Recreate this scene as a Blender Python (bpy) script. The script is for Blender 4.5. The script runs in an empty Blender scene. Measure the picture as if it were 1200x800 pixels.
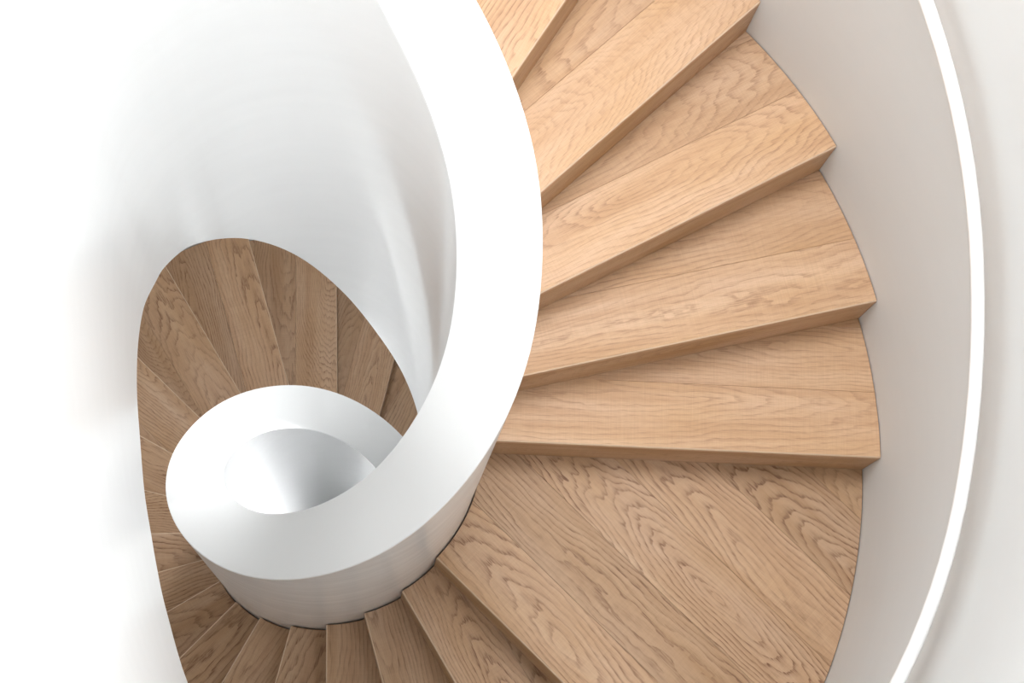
import bpy, bmesh, math, random
from math import radians as RD, degrees as DG, sin, cos, pi, sqrt, atan2

C = bpy.context.scene
COL = C.collection

# ------------------------------------------------------------------ camera
cam_data = bpy.data.cameras.new('camera')
cam = bpy.data.objects.new('camera', cam_data)
COL.objects.link(cam)
cam.location = (0.13337, -0.87379, 4.23217)
cam.rotation_euler = (0.259614, -0.084251, 0.0)
cam_data.sensor_width = 36.0
cam_data.lens = 1958.6 / 1200 * 36.0
cam_data.clip_start = 0.05
cam_data.clip_end = 60
C.camera = cam

# ------------------------------------------------------------------ light
world = bpy.data.worlds.new('sky')
C.world = world
world.use_nodes = True
bg = world.node_tree.nodes['Background']
bg.inputs['Color'].default_value = (0.97, 0.985, 1.0, 1)
bg.inputs['Strength'].default_value = 0.35

def area_light(name, loc, target, size, power, color=(1, 1, 1), shape='DISK', spread=180):
    l = bpy.data.lights.new(name, 'AREA')
    l.shape = shape; l.size = size; l.energy = power; l.color = color; l.spread = RD(spread)
    o = bpy.data.objects.new(name, l); COL.objects.link(o)
    o.location = loc
    d = [t - a for t, a in zip(target, loc)]
    import mathutils
    o.rotation_euler = mathutils.Vector(d).to_track_quat('-Z', 'Y').to_euler()
    return o

area_light('skylight', (0.35, 0.85, 3.6), (0.42, 1.00, 0), 1.2, 54, (0.97, 0.985, 1.0), 'DISK', 170)
area_light('upper_wall_fill', (1.15, -0.35, 4.5), (-0.30, -0.30, 2.3), 0.30, 4.2, (0.97, 0.985, 1.0), 'DISK', 70)  # unseen lamp added to whiten the wall beside the upper floor
area_light('well_fill', (0.10, 0.0, 4.9), (-0.09, 0.015, -0.5), 0.16, 22.0, (0.97, 0.985, 1.0), 'DISK', 3.4)  # unseen narrow lamp added to brighten the inside of the well
# unseen lamps added under the upper flight and floor to brighten the steps below
area_light('lower_fill', (-0.10, 0.80, 0.42), (-0.10, 0.66, -3), 0.25, 15, (0.96, 0.98, 1.0))
area_light('lower_fill', (0.55, 0.62, -0.05), (0.45, 0.5, -3), 0.25, 3.5, (0.96, 0.98, 1.0))
area_light('lower_fill', (-0.85, -0.25, 1.30), (-0.75, -0.25, -3), 0.35, 0.35, (0.96, 0.98, 1.0))

C.view_settings.view_transform = 'Standard'
C.view_settings.look = 'None'
C.view_settings.exposure = 0.36
C.view_settings.gamma = 1.0
C.cycles.max_bounces = 14
C.cycles.diffuse_bounces = 12

# ------------------------------------------------------------------ measures
STEP = 0.17                      # rise of a step
DA = 14.9464                     # degrees of a step
T0 = -1.5768                     # nosing just above the landing
LA = 42.3773                     # degrees of the landing
R_WELL = 0.2762                  # balustrade, face towards the well
R_TOP = 0.4313                   # balustrade, outer edge of its top
R_FOOT = 0.4208                  # balustrade, outer face at the steps
R_IN = 0.4243                    # inner ends of the steps
R_OUT = 1.4650                   # outer ends of the steps
R_WALL = 1.4675                  # wall around the stairwell
FLOOR_Z = -6.6
K_TOP, K_LOW = -11, 22

def nosing_angle(k):
    return T0 - k * DA if k <= 0 else T0 - LA - (k - 1) * DA

def nosing_height(th):           # height of the line of nosings
    a = T0 - th
    if a <= 0: k = a / DA
    elif a < LA: k = a / LA
    else: k = 1 + (a - LA) / DA
    return -STEP * k

KNOT_A = [-340 + 20 * i for i in range(27)]
KNOT_Z = [-2.18243, -1.95683, -1.73111, -1.50619, -1.28845, -1.08409, -0.87453, -0.66045, -0.42096, -0.18909, 0.01780,
          0.21094, 0.42031, 0.61966, 0.80288, 0.99857, 1.15883, 1.32450, 1.53898, 1.72684, 1.93116, 2.20635, 2.47096,
          2.67680, 2.84127, 3.00, 3.19]
def top_z(th):                   # height of the balustrade's top
    if th < -320:
        return KNOT_Z[1] + (th + 320) * STEP / DA
    if th >= 180: return 3.19 + min((th - 180) / 12, 1) * 0.11
    i = int((th - KNOT_A[0]) // 20); i = max(1, min(i, len(KNOT_A) - 3)); t = (th - KNOT_A[i]) / 20
    a, b, c, d = KNOT_Z[i - 1:i + 3]
    return .5 * (2 * b + (c - a) * t + (2 * a - 5 * b + 4 * c - d) * t * t + (3 * b - a - 3 * c + d) * t ** 3)
DEPTH = 1.8292
def bottom_z(th):
    if th < 150: return top_z(th) - DEPTH
    A = (150, 160, 170, 180, 184, 188, 400)      # levels off into the upper floor
    Z = (top_z(150) - DEPTH, 1.125, 1.20, 1.28, 1.325, 1.362, 1.362)
    for i in range(6):
        if th <= A[i + 1]: return Z[i] + (Z[i + 1] - Z[i]) * (th - A[i]) / (A[i + 1] - A[i])

# ------------------------------------------------------------------ materials
def new_mat(name):
    m = bpy.data.materials.new(name); m.use_nodes = True
    nt = m.node_tree; nt.nodes.clear()
    out = nt.nodes.new('ShaderNodeOutputMaterial'); b = nt.nodes.new('ShaderNodeBsdfPrincipled')
    nt.links.new(b.outputs[0], out.inputs[0])
    return m, nt, b

class NB:                        # small node-building helper
    def __init__(s, nt): s.nt = nt
    def n(s, t, **kw):
        x = s.nt.nodes.new(t)
        for k, v in kw.items(): setattr(x, k, v)
        return x
    def put(s, inp, v):
        if hasattr(v, 'is_output'): s.nt.links.new(v, inp)
        else: inp.default_value = v
    def m(s, op, a, b=0.0, c=None, clamp=False):
        x = s.n('ShaderNodeMath', operation=op); x.use_clamp = clamp
        s.put(x.inputs[0], a); s.put(x.inputs[1], b)
        if c is not None: s.put(x.inputs[2], c)
        return x.outputs[0]
    def xyz(s, a, b, c):
        x = s.n('ShaderNodeCombineXYZ')
        for i, v in enumerate((a, b, c)): s.put(x.inputs[i], v)
        return x.outputs[0]
    def noise(s, vec, scale=1, detail=2, rough=.5):
        x = s.n('ShaderNodeTexNoise'); s.put(x.inputs['Vector'], vec)
        x.inputs['Scale'].default_value = scale; x.inputs['Detail'].default_value = detail; x.inputs['Roughness'].default_value = rough
        return x.outputs['Fac']
    def ramp(s, fac, stops, interp='LINEAR'):
        x = s.n('ShaderNodeValToRGB'); s.put(x.inputs[0], fac); e = x.color_ramp.elements
        x.color_ramp.interpolation = interp
        while len(e) < len(stops): e.new(.5)
        for el, (p, c) in zip(e, stops):
            el.position = p; el.color = c if len(c) == 4 else (*c, 1)
        return x.outputs[0]
    def mix(s, f, a, b, mode='MIX'):
        x = s.n('ShaderNodeMix', data_type='RGBA', blend_type=mode)
        s.put(x.inputs[0], f); s.put(x.inputs[6], a); s.put(x.inputs[7], b)
        return x.outputs[2]

def oak_material(name='oak', pale=0.0, ochre_or_shade=(0.97, 0.915, 0.81)):
    m, nt, b = new_mat(name); k = NB(nt)
    tc = k.n('ShaderNodeTexCoord'); sp = k.n('ShaderNodeSeparateXYZ'); nt.links.new(tc.outputs['Object'], sp.inputs[0])
    oi = k.n('ShaderNodeObjectInfo'); sc = k.n('ShaderNodeSeparateColor'); nt.links.new(oi.outputs['Color'], sc.inputs[0])
    s1, s2, s3 = sc.outputs
    x = sp.outputs[0]; v = k.m('ADD', sp.outputs[1], sp.outputs[2])
    board = k.m('FLOOR', k.m('DIVIDE', v, 0.176))      # boards are 176 mm wide, each cut with its own heart
    vb = k.m('MULTIPLY_ADD', board, -0.176, v)
    off = k.m('MULTIPLY', s1, 61.0); off2 = k.m('MULTIPLY', s2, 47.0)
    # slow wander of the trunk's axis along the plank
    w1 = k.noise(k.xyz(k.m('MULTIPLY_ADD', x, 2.2, off), k.m('MULTIPLY_ADD', v, 5.0, off2), 0.0), 1, 2, .5)
    w2 = k.noise(k.xyz(k.m('MULTIPLY_ADD', x, 6.0, off2), k.m('MULTIPLY_ADD', v, 22.0, off), 3.7), 1, 3, .55)
    w3 = k.noise(k.xyz(k.m('MULTIPLY_ADD', x, 18.0, off2), k.m('MULTIPLY_ADD', v, 60.0, off), 8.1), 1, 2, .5)
    cv = k.m('MULTIPLY_ADD', s2, 0.16, -0.01)
    vv = k.m('ADD', k.m('SUBTRACT', vb, cv), k.m('MULTIPLY', k.m('SUBTRACT', w1, .5), 0.10))
    slope = k.m('MULTIPLY_ADD', k.m('FRACT', k.m('MULTIPLY', s1, 7.31)), 0.18, 0.08)
    x0 = k.m('MULTIPLY_ADD', k.m('FRACT', k.m('MULTIPLY', s2, 5.77)), 1.3, 0.25)
    dd = k.m('ADD', k.m('MULTIPLY', k.m('SUBTRACT', x, x0), slope), k.m('MULTIPLY', k.m('SUBTRACT', w2, .5), 0.04))
    r = k.m('SQRT', k.m('ADD', k.m('MULTIPLY', vv, vv), k.m('MULTIPLY', dd, dd)))
    taper = k.m('MULTIPLY_ADD', k.m('FRACT', k.m('MULTIPLY', s1, 3.91)), 0.22, -0.11)
    r = k.m('ADD', r, k.m('MULTIPLY', k.m('SUBTRACT', x, x0), taper))
    ph = k.m('ADD', k.m('MULTIPLY', r, k.m('MULTIPLY_ADD', k.m('FRACT', k.m('MULTIPLY', s2, 13.7)), 60.0, 55.0)), k.m('MULTIPLY', w3, 0.5))
    fr = k.m('FRACT', ph)
    line = k.ramp(fr, [(0.0, (1, 1, 1)), (0.12, (.95, .95, .95)), (0.26, (.35, .35, .35)), (0.55, (0, 0, 0)), (0.94, (0, 0, 0)), (1.0, (1, 1, 1))])
    # open pores: short streaks along the grain
    pore = k.noise(k.xyz(k.m('MULTIPLY_ADD', x, 26.0, off), k.m('MULTIPLY_ADD', v, 380.0, off2), 0.0), 1, 2, .6)
    poremask = k.ramp(pore, [(0.42, (0, 0, 0)), (0.62, (1, 1, 1))])
    broad = k.noise(k.xyz(k.m('MULTIPLY_ADD', x, 1.6, off2), k.m('MULTIPLY_ADD', v, 26.0, off), 5.5), 1, 3, .55)
    saw = k.noise(k.xyz(k.m('MULTIPLY_ADD', x, 330.0, off), k.m('MULTIPLY_ADD', v, 9.0, off2), 1.3), 1, 1, .5)
    amt = k.m('MULTIPLY', line, k.m('MULTIPLY_ADD', poremask, 0.65, 0.35))
    contrast = k.m('MULTIPLY_ADD', k.noise(k.xyz(k.m('MULTIPLY_ADD', x, 2.6, off), k.m('MULTIPLY_ADD', v, 11.0, off2), 9.0), 1, 2, .5), 2.6, -0.55, clamp=True)
    amt = k.m('MULTIPLY', k.m('MULTIPLY', amt, contrast), oi.outputs['Alpha'])
    hue = k.noise(k.xyz(k.m('MULTIPLY_ADD', x, 2.3, off), k.m('MULTIPLY_ADD', v, 7.0, off2), 12.0), 1, 2, .5)
    base = k.ramp(broad, [(0.25, (0.475, 0.295, 0.172)), (0.5, (0.55, 0.362, 0.226)), (0.78, (0.61, 0.422, 0.280))])
    base = k.mix(1.0, base, k.ramp(hue, [(0.3, ochre_or_shade), (0.72, (1.03, 1.03, 1.06))]), 'MULTIPLY')
    col = k.mix(amt, base, (0.205, 0.095, 0.048, 1))
    col = k.mix(k.m('MULTIPLY', poremask, 0.15), col, (0.26, 0.14, 0.075, 1))
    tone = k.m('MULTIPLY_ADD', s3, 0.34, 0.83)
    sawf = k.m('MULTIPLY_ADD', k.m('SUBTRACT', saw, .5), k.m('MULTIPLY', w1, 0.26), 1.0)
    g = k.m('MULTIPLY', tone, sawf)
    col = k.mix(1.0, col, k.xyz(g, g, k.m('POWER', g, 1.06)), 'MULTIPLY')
    if pale: col = k.mix(pale, col, (0.78, 0.62, 0.46, 1))
    nt.links.new(col, b.inputs['Base Color'])
    b.inputs['Roughness'].default_value = 0.52
    b.inputs['Specular IOR Level'].default_value = 0.32
    bump = k.n('ShaderNodeBump'); bump.inputs['Strength'].default_value = 0.355; bump.inputs['Distance'].default_value = 0.0012
    k.put(bump.inputs['Height'], k.m('SUBTRACT', k.m('MULTIPLY', saw, .35), k.m('MULTIPLY', amt, .2)))
    nt.links.new(bump.outputs[0], b.inputs['Normal'])
    return m

def plaster_material(name, col, rough, spec=.5, coat=0.0, streak=0.0, coat_rough=.12):
    m, nt, b = new_mat(name); k = NB(nt)
    tc = k.n('ShaderNodeTexCoord')
    mp = k.n('ShaderNodeMapping'); nt.links.new(tc.outputs['Object'], mp.inputs[0]); mp.inputs['Scale'].default_value = (3.0, 3.0, 15.0)
    n1 = k.noise(mp.outputs[0], 1.3, 4, .55)
    f = k.ramp(n1, [(0.3, (1 - streak,) * 3), (0.7, (1, 1, 1))])
    nt.links.new(k.mix(1.0, (*col, 1), f, 'MULTIPLY'), b.inputs['Base Color'])
    b.inputs['Roughness'].default_value = rough
    b.inputs['Specular IOR Level'].default_value = spec
    b.inputs['Coat Weight'].default_value = coat
    b.inputs['Coat Roughness'].default_value = coat_rough
    if streak:
        bump = k.n('ShaderNodeBump'); bump.inputs['Strength'].default_value = min(0.12, streak); bump.inputs['Distance'].default_value = 0.004
        k.put(bump.inputs['Height'], n1); nt.links.new(bump.outputs[0], b.inputs['Normal'])
    return m

OAK = oak_material()
OAK_RISER_SHADED = oak_material('oak_riser_shaded', 0.0, (0.80, 0.69, 0.49))  # same oak, with the risers' shade and warm bounce put into the colour
OAK_EDGE = oak_material('oak_edge_highlight', 0.55)  # light caught along the nosing, painted as paler oak
COPING = plaster_material('white_coping', (0.86, 0.86, 0.855), 0.38, .4)
POLISHED = plaster_material('polished_white_plaster', (0.93, 0.93, 0.93), 0.32, .5, 0.55, 0.025, .12)
BRUSHED = plaster_material('brushed_white_plaster', (0.90, 0.905, 0.905), 0.32, .4, 0.35, 0.16, .07)
WALL = plaster_material('wall_paint', (0.72, 0.735, 0.735), 0.62, .35, 0, 0.012)
RAIL = plaster_material('white_rail_paint', (0.90, 0.90, 0.89), 0.30, .5)
CEIL = plaster_material('ceiling_paint', (0.88, 0.88, 0.875), 0.8, .2)
FLOORM = plaster_material('grey_floor', (0.55, 0.55, 0.55), 0.4, .4)

# ------------------------------------------------------------------ helpers
def link(name, me, mat, parent=None, smooth=None):
    if mat: me.materials.append(mat)
    o = bpy.data.objects.new(name, me); COL.objects.link(o)
    if parent: o.parent = parent
    if smooth is not None:
        for p in me.polygons: p.use_smooth = True
        bm = bmesh.new(); bm.from_mesh(me)
        for e in bm.edges:
            if len(e.link_faces) == 2 and e.calc_face_angle(0) > RD(smooth): e.smooth = False
        bm.to_mesh(me); bm.free()
    return o

def mesh(name, verts, faces):
    me = bpy.data.meshes.new(name); me.from_pydata(verts, [], faces); me.update()
    bm = bmesh.new(); bm.from_mesh(me)
    bmesh.ops.recalc_face_normals(bm, faces=bm.faces); bm.to_mesh(me); bm.free()
    return me

def empty(name, loc=(0, 0, 0), rz=0.0, parent=None):
    o = bpy.data.objects.new(name, None); COL.objects.link(o)
    o.empty_display_size = 0.1; o.location = loc; o.rotation_euler = (0, 0, rz)
    if parent: o.parent = parent
    return o

def tag(o, label=None, cat=None, group=None, kind=None):
    for key, v in (('label', label), ('category', cat), ('group', group), ('kind', kind)):
        if v: o[key] = v
    return o

def loft(sections, closed_ring=False):
    """a solid through sections of equal length (each a closed loop of points)"""
    n = len(sections[0]); V = [p for s in sections for p in s]; F = []
    for i in range(len(sections) - 1):
        for j in range(n):
            a, b = i * n + j, i * n + (j + 1) % n
            F.append((a, b, b + n, a + n))
    if not closed_ring:
        F.append(tuple(range(n))[::-1]); F.append(tuple((len(sections) - 1) * n + j for j in range(n)))
    return V, F

# ------------------------------------------------------------------ the setting
def ring_wall(name, r0, r1, z0, z1, mat, n=144):
    secs = [[(r * cos(2 * pi * i / n), r * sin(2 * pi * i / n), z) for r, z in ((r0, z0), (r1, z0), (r1, z1), (r0, z1))] for i in range(n)]
    secs.append(secs[0])
    V, F = loft(secs[:-1], True)
    m = 4
    for j in range(m):
        a, b = (n - 1) * m + j, (n - 1) * m + (j + 1) % m
        F.append((a, b, (j + 1) % m, j))
    return tag(link(name, mesh(name, V, F), mat, smooth=40), kind='structure')

ring_wall('wall_outer', R_WALL, R_WALL + 0.2, FLOOR_Z, 5.6, WALL)

def prism(name, poly, z0, z1, mat):
    n = len(poly); V = [(x, y, z0) for x, y in poly] + [(x, y, z1) for x, y in poly]
    F = [tuple(range(n))[::-1], tuple(range(n, 2 * n))] + [(i, (i + 1) % n, n + (i + 1) % n, n + i) for i in range(n)]
    return link(name, mesh(name, V, F), mat)

tag(prism('floor', [(1.6 * cos(2 * pi * i / 72), 1.6 * sin(2 * pi * i / 72)) for i in range(72)], FLOOR_Z - .15, FLOOR_Z, FLOORM), kind='structure')

# ------------------------------------------------------------------ path of the balustrade
# plan and lower edge where it leaves the helix for the upper floor
CURVE = [(0.284 * cos(RD(147.8)), 0.284 * sin(RD(147.8)), 1.052), (0.2887 * cos(RD(161.3)), 0.2887 * sin(RD(161.3)), 1.112),
         (-0.2855, 0.045, 1.155), (-0.2945, -0.005, 1.199), (-0.2958, -0.050, 1.234), (-0.2935, -0.105, 1.270), (-0.288, -0.165, 1.303),
         (-0.281, -0.222, 1.325), (-0.271, -0.288, 1.34), (-0.256, -0.386, 1.355), (-0.240, -0.460, 1.36), (-0.225, -0.526, 1.36),
         (-0.207, -0.591, 1.36), (-0.166, -0.709, 1.36), (-0.105, -0.82, 1.36), (-0.02, -0.935, 1.36), (0.09, -1.04, 1.36),
         (0.24, -1.15, 1.36), (0.42, -1.25, 1.36), (0.62, -1.325, 1.36)]
def catmull(P, per=5):
    out = []
    for i in range(1, len(P) - 2):
        for j in range(per):
            t = j / per
            out.append(tuple(.5 * (2 * b + (c - a) * t + (2 * a - 5 * b + 4 * c - d) * t * t + (3 * b - a - 3 * c + d) * t ** 3)
                             for a, b, c, d in zip(*P[i - 1:i + 3])))
    out.append(tuple(P[-2]))
    return out
def stations(lo, hi=129, da=3.0):
    """(well-side point, unit normal away from the well, top, bottom) along the balustrade, rising"""
    S = []; n = int(round((hi - lo) / da))
    for i in range(n + 1):
        th = lo + (hi - lo) * i / n; a = RD(th)
        S.append(((R_WELL * cos(a), R_WELL * sin(a)), (cos(a), sin(a)), top_z(th), bottom_z(th)))
    circ = lambda th: (R_WELL * cos(RD(th)), R_WELL * sin(RD(th)), bottom_z(th))
    Q = catmull([circ(126), circ(129), circ(137)] + CURVE)[1:]
    for i, (x, y, zb) in enumerate(Q):
        x0, y0, _ = Q[i - 1] if i else circ(128); x1, y1, _ = Q[min(i + 1, len(Q) - 1)]
        l = math.hypot(x1 - x0, y1 - y0); th = DG(atan2(y, x)) % 360
        S.append(((x, y), ((y1 - y0) / l, -(x1 - x0) / l), top_z(min(th, 300)), zb))
    return S

ST = stations(-640)
COPE = 0.014
def body_section(st):
    (x, y), (nx, ny), zt, zb = st
    zt -= COPE; zb = max(zb, FLOOR_Z)
    t0, tf = R_TOP - R_WELL, R_FOOT - R_WELL
    P = lambda d, z: (x + nx * d, y + ny * d, z)
    return [P(0, zb), P(tf, zb), P(tf, max(zt - 1.15, zb + .01)), P(t0, zt), P(0, zt)]
def coping_section(st):
    (x, y), (nx, ny), z1, zb = st
    z0 = z1 - COPE; e = 0.0018; w = R_TOP - R_WELL
    P = lambda d, z: (x + nx * d, y + ny * d, z)
    return [P(0, z0), P(w, z0), P(w, z1 - e), P(w - e, z1), P(e, z1), P(0, z1 - e)]
bal = empty('balustrade', (0, 0, FLOOR_Z))
tag(bal, 'white solid plaster balustrade spiralling down around the open well beside the oak steps', 'balustrade')
SB = [s for s in ST if max(s[3], FLOOR_Z) < s[2] - 1.3]
def child_of(o, par):            # keeps world coordinates of a mesh made in them
    o.parent = par; o.location = [-c for c in par.location]
    return o
V, F = loft([body_section(s) for s in SB]); me = mesh('plaster_wall', V, F); me.materials.append(POLISHED); me.materials.append(BRUSHED)
for p in me.polygons:            # the face towards the steps is brushed
    c = p.center
    if p.normal.x * c.x + p.normal.y * c.y > .1 and abs(p.normal.z) < .6: p.material_index = 1
child_of(link('plaster_wall', me, None, smooth=30), bal)
V, F = loft([coping_section(s) for s in SB]); tag(child_of(link('coping', mesh('coping', V, F), COPING, smooth=30), bal), 'smooth flat white top')

# upper floor beside the wide curve (seen from below as a ceiling)
arc_out = [(p[0] + n[0] * 0.145, p[1] + n[1] * 0.145) for p, n, zt, zb in ST if zb > 1.2 and p[1] < 0]
a_end = DG(atan2(arc_out[-1][1], arc_out[-1][0])) % 360
poly = arc_out + [(R_WALL * cos(RD(a)), R_WALL * sin(RD(a))) for a in [a_end - (a_end - 181) * i / 40 for i in range(1, 41)]]
tag(prism('ceiling', poly, 1.37, 2.04, CEIL), kind='structure')

# ------------------------------------------------------------------ oak steps
def clip(poly, a, b, c):         # keep a*x + b*y >= c
    out = []
    for i in range(len(poly)):
        p, q = poly[i], poly[(i + 1) % len(poly)]
        dp, dq = a * p[0] + b * p[1] - c, a * q[0] + b * q[1] - c
        if dp >= 0: out.append(p)
        if (dp >= 0) != (dq >= 0):
            t = dp / (dp - dq); out.append((p[0] + t * (q[0] - p[0]), p[1] + t * (q[1] - p[1])))
    return out
def tidy(poly, eps=4e-4):
    out = []
    for p in poly:
        if not out or math.dist(p, out[-1]) > eps: out.append(p)
    while len(out) > 2 and math.dist(out[0], out[-1]) <= eps: out.pop()
    return out
def area(poly):
    return .5 * sum(poly[i][0] * poly[(i + 1) % len(poly)][1] - poly[(i + 1) % len(poly)][0] * poly[i][1] for i in range(len(poly)))
def inset(poly, dist):           # dist(p, q) gives how far the edge pq moves inwards
    n = len(poly); out = []
    for i in range(n):
        a, p, q = poly[i - 1], poly[i], poly[(i + 1) % n]
        e1 = (p[0] - a[0], p[1] - a[1]); e2 = (q[0] - p[0], q[1] - p[1])
        l1, l2 = math.hypot(*e1), math.hypot(*e2)
        n1, n2 = (-e1[1] / l1, e1[0] / l1), (-e2[1] / l2, e2[0] / l2)
        d1, d2 = dist(a, p), dist(p, q)
        det = n1[0] * n2[1] - n1[1] * n2[0]
        if abs(det) < .05:
            out.append((p[0] + n1[0] * (d1 + d2) / 2, p[1] + n1[1] * (d1 + d2) / 2))
        else:
            out.append((p[0] + (d1 * n2[1] - d2 * n1[1]) / det, p[1] + (d2 * n1[0] - d1 * n2[0]) / det))
    return out
def sector(ang):                 # plan of a tread: from its nosing (y = 0) back to the next riser
    ang = RD(ang); back = 0.006; n = max(8, int(DG(ang) / 1.4))
    a1 = ang + back / R_OUT; a0 = ang + back / R_IN
    P = [(R_OUT * cos(a1 * i / n), R_OUT * sin(a1 * i / n)) for i in range(n + 1)]
    P += [(R_IN * cos(a0 * (1 - i / n)), R_IN * sin(a0 * (1 - i / n))) for i in range(n + 1)]
    return P
def plank_mesh(poly, top, thick, front):
    P = poly if area(poly) > 0 else poly[::-1]
    fr = lambda p, q: 0.0032 if front and abs(p[1]) < 1e-4 and abs(q[1]) < 1e-4 else 0.0005
    I = inset(P, fr); n = len(P)
    V = [(x, y, top - thick) for x, y in P]
    V += [(x, y, top - 0.0032 if front and abs(y) < 1e-4 else top - 0.0005) for x, y in P]
    V += [(x, y, top) for x, y in I]
    F = [tuple(range(n))[::-1]]
    for i in range(n):
        j = (i + 1) % n
        F += [(i, j, n + j, n + i), (n + i, n + j, 2 * n + j, 2 * n + i)]
    F.append(tuple(range(2 * n, 3 * n)))
    me = mesh('plank', V, F); me.materials.append(OAK); me.materials.append(OAK_EDGE)
    if front:                    # the nosing's chamfered edge carries the painted highlight
        for p in me.polygons:
            if abs(p.normal.y + p.normal.z) < 1.2 and p.normal.z > .4 and p.normal.y < -.4 and p.center.y < .004: p.material_index = 1
    return me
def riser_mesh(z0, z1, thick=0.018):
    x0 = sqrt(R_IN ** 2 - 1e-6) + 0.0004; x1 = R_OUT - 0.0004
    V = []
    for y in (0.0, thick):
        for x, z in ((sqrt(R_IN ** 2 - y * y), z0), (sqrt(R_OUT ** 2 - y * y), z0), (sqrt(R_OUT ** 2 - y * y), z1), (sqrt(R_IN ** 2 - y * y), z1)):
            V.append((x, y, z))
    return mesh('riser', V, [(0, 1, 2, 3), (7, 6, 5, 4), (0, 4, 5, 1), (1, 5, 6, 2), (2, 6, 7, 3), (3, 7, 4, 0)])

PLANK_W, GAP, THICK = 0.176, 0.0005, 0.022
def planks(ang):
    S = sector(ang); out = []; y = 0.0; top = max(p[1] for p in S); i = 0
    while y < top - 0.012:
        y1 = y + PLANK_W
        if top - y1 < 0.03: y1 = top + 1
        p = clip(S, 0, 1, y + (GAP / 2 if i else 0)); p = clip(p, 0, -1, -(y1 - GAP / 2)); p = tidy(p)
        if len(p) > 2 and abs(area(p)) > 0.001: out.append((p, i == 0))
        y = y1; i += 1
    return out
STEP_POLYS = planks(DA)
STEP_MESHES = [plank_mesh(p, 0.0, THICK, f) for p, f in STEP_POLYS]
RISER_MESH = riser_mesh(-STEP + 0.0016, -THICK); RISER_MESH.materials.append(OAK_RISER_SHADED)
rng = random.Random(5)
def child(name, me, par, tone, figure):       # every board varies in figure and tone; tone also holds painted shade
    o = bpy.data.objects.new(name, me); COL.objects.link(o); o.parent = par
    o.color = (rng.random(), rng.random(), rng.uniform(*tone), rng.uniform(*figure)); return o

upper = tag(empty('stair_flight', (0, 0, -STEP)), 'pale upper flight of oak steps fanning out above the wide landing', 'stairs')
landing = tag(empty('stair_landing', (0, 0, -STEP)), 'wide wedge-shaped oak landing of long parallel planks between the two flights', 'landing')
lower = tag(empty('stair_flight', (0, 0, -STEP * K_LOW)), 'darker lower flight of oak steps winding down from the landing under the balustrade', 'stairs')
def build_step(k, flight):
    s = empty('step', (0, 0, -STEP * k - flight.location.z), RD(nosing_angle(k)), flight)
    t, f = (0.5, (.25, .65)) if flight is upper else (0.02, (.7, 1.15))  # lower flight toned down: its shadow is painted into the boards
    for i, me in enumerate(STEP_MESHES): child('plank', me, s, (t + .1, t + .4) if i == 0 else (t - .15, t + .2), f)  # back planks darker: shade near the riser painted into their tone
    child('riser', RISER_MESH, s, (t - .2, t), f)  # riser shade painted as a lower tone
for k in range(K_TOP, 1): build_step(k, upper)
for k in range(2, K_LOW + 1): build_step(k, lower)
landing.rotation_euler.z = RD(nosing_angle(1))
for p, f in planks(LA):
    child('plank', plank_mesh(p, 0.0, THICK, f), landing, (-.5, .5), (.85, 1.15))
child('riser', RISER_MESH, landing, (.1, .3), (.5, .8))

# plastered undersides of the flights, level with the lower edge of the balustrade
def soffit(name, lo, hi, par):
    secs = []; n = int((hi - lo) / 3)
    for i in range(n + 1):
        th = lo + (hi - lo) * i / n; a = RD(th); zb = bottom_z(th) + 0.012
        secs.append([(r * cos(a), r * sin(a), z) for r, z in ((R_FOOT - .004, zb), (R_WALL + .004, zb), (R_WALL + .004, zb + .09), (R_FOOT - .004, zb + .09))])
    V, F = loft(secs); o = link(name, mesh(name, V, F), CEIL, smooth=30)
    o.parent = par; M = par.matrix_basis.inverted(); o.matrix_parent_inverse = M
    return tag(o, 'white plastered underside')
soffit('soffit', nosing_angle(0), 181, upper)
soffit('soffit', nosing_angle(1), nosing_angle(0), landing)
soffit('soffit', -600, nosing_angle(1), lower)

# ------------------------------------------------------------------ handrail on the outer wall
RAIL_R, RAIL_T = 1.402, 0.0145
def rail_z(th):
    # follows the nosings, eased where the flight meets the landing
    w = 9.0; s = 0.0
    for j in range(-4, 5): s += nosing_height(th + w * j / 4)
    return s / 9 + 0.868
def tube(path, rad, seg=14):
    import mathutils
    secs = []
    for i, p in enumerate(path):
        a = mathutils.Vector(path[max(i - 1, 0)]); b = mathutils.Vector(path[min(i + 1, len(path) - 1)])
        t = (b - a).normalized(); u = t.cross(mathutils.Vector((0, 0, 1)))
        if u.length < 1e-4: u = mathutils.Vector((1, 0, 0))
        u.normalize(); w = u.cross(t)
        secs.append([tuple(mathutils.Vector(p) + u * rad * cos(2 * pi * j / seg) + w * rad * sin(2 * pi * j / seg)) for j in range(seg)])
    return loft(secs)
hr = tag(empty('handrail', (RAIL_R * cos(0), 0, rail_z(0))), 'slender round white handrail curving along the outer stairwell wall', 'handrail')
path = [(RAIL_R * cos(RD(a)), RAIL_R * sin(RD(a)), rail_z(a)) for a in [-150 + 2.5 * i for i in range(119)]]
V, F = tube(path, RAIL_T); child_of(link('rail', mesh('rail', V, F), RAIL, smooth=40), hr)
for a in (-140, -105, -68, 62, 100, 136):
    p = RD(a); z = rail_z(a)
    V, F = tube([(RAIL_R * cos(p), RAIL_R * sin(p), z - .012), (RAIL_R * cos(p), RAIL_R * sin(p), z - .05), ((RAIL_R + .02) * cos(p), (RAIL_R + .02) * sin(p), z - .065), (R_WALL * cos(p), R_WALL * sin(p), z - .065)], 0.006, 8)
    child_of(link('bracket', mesh('bracket', V, F), RAIL, smooth=40), hr)
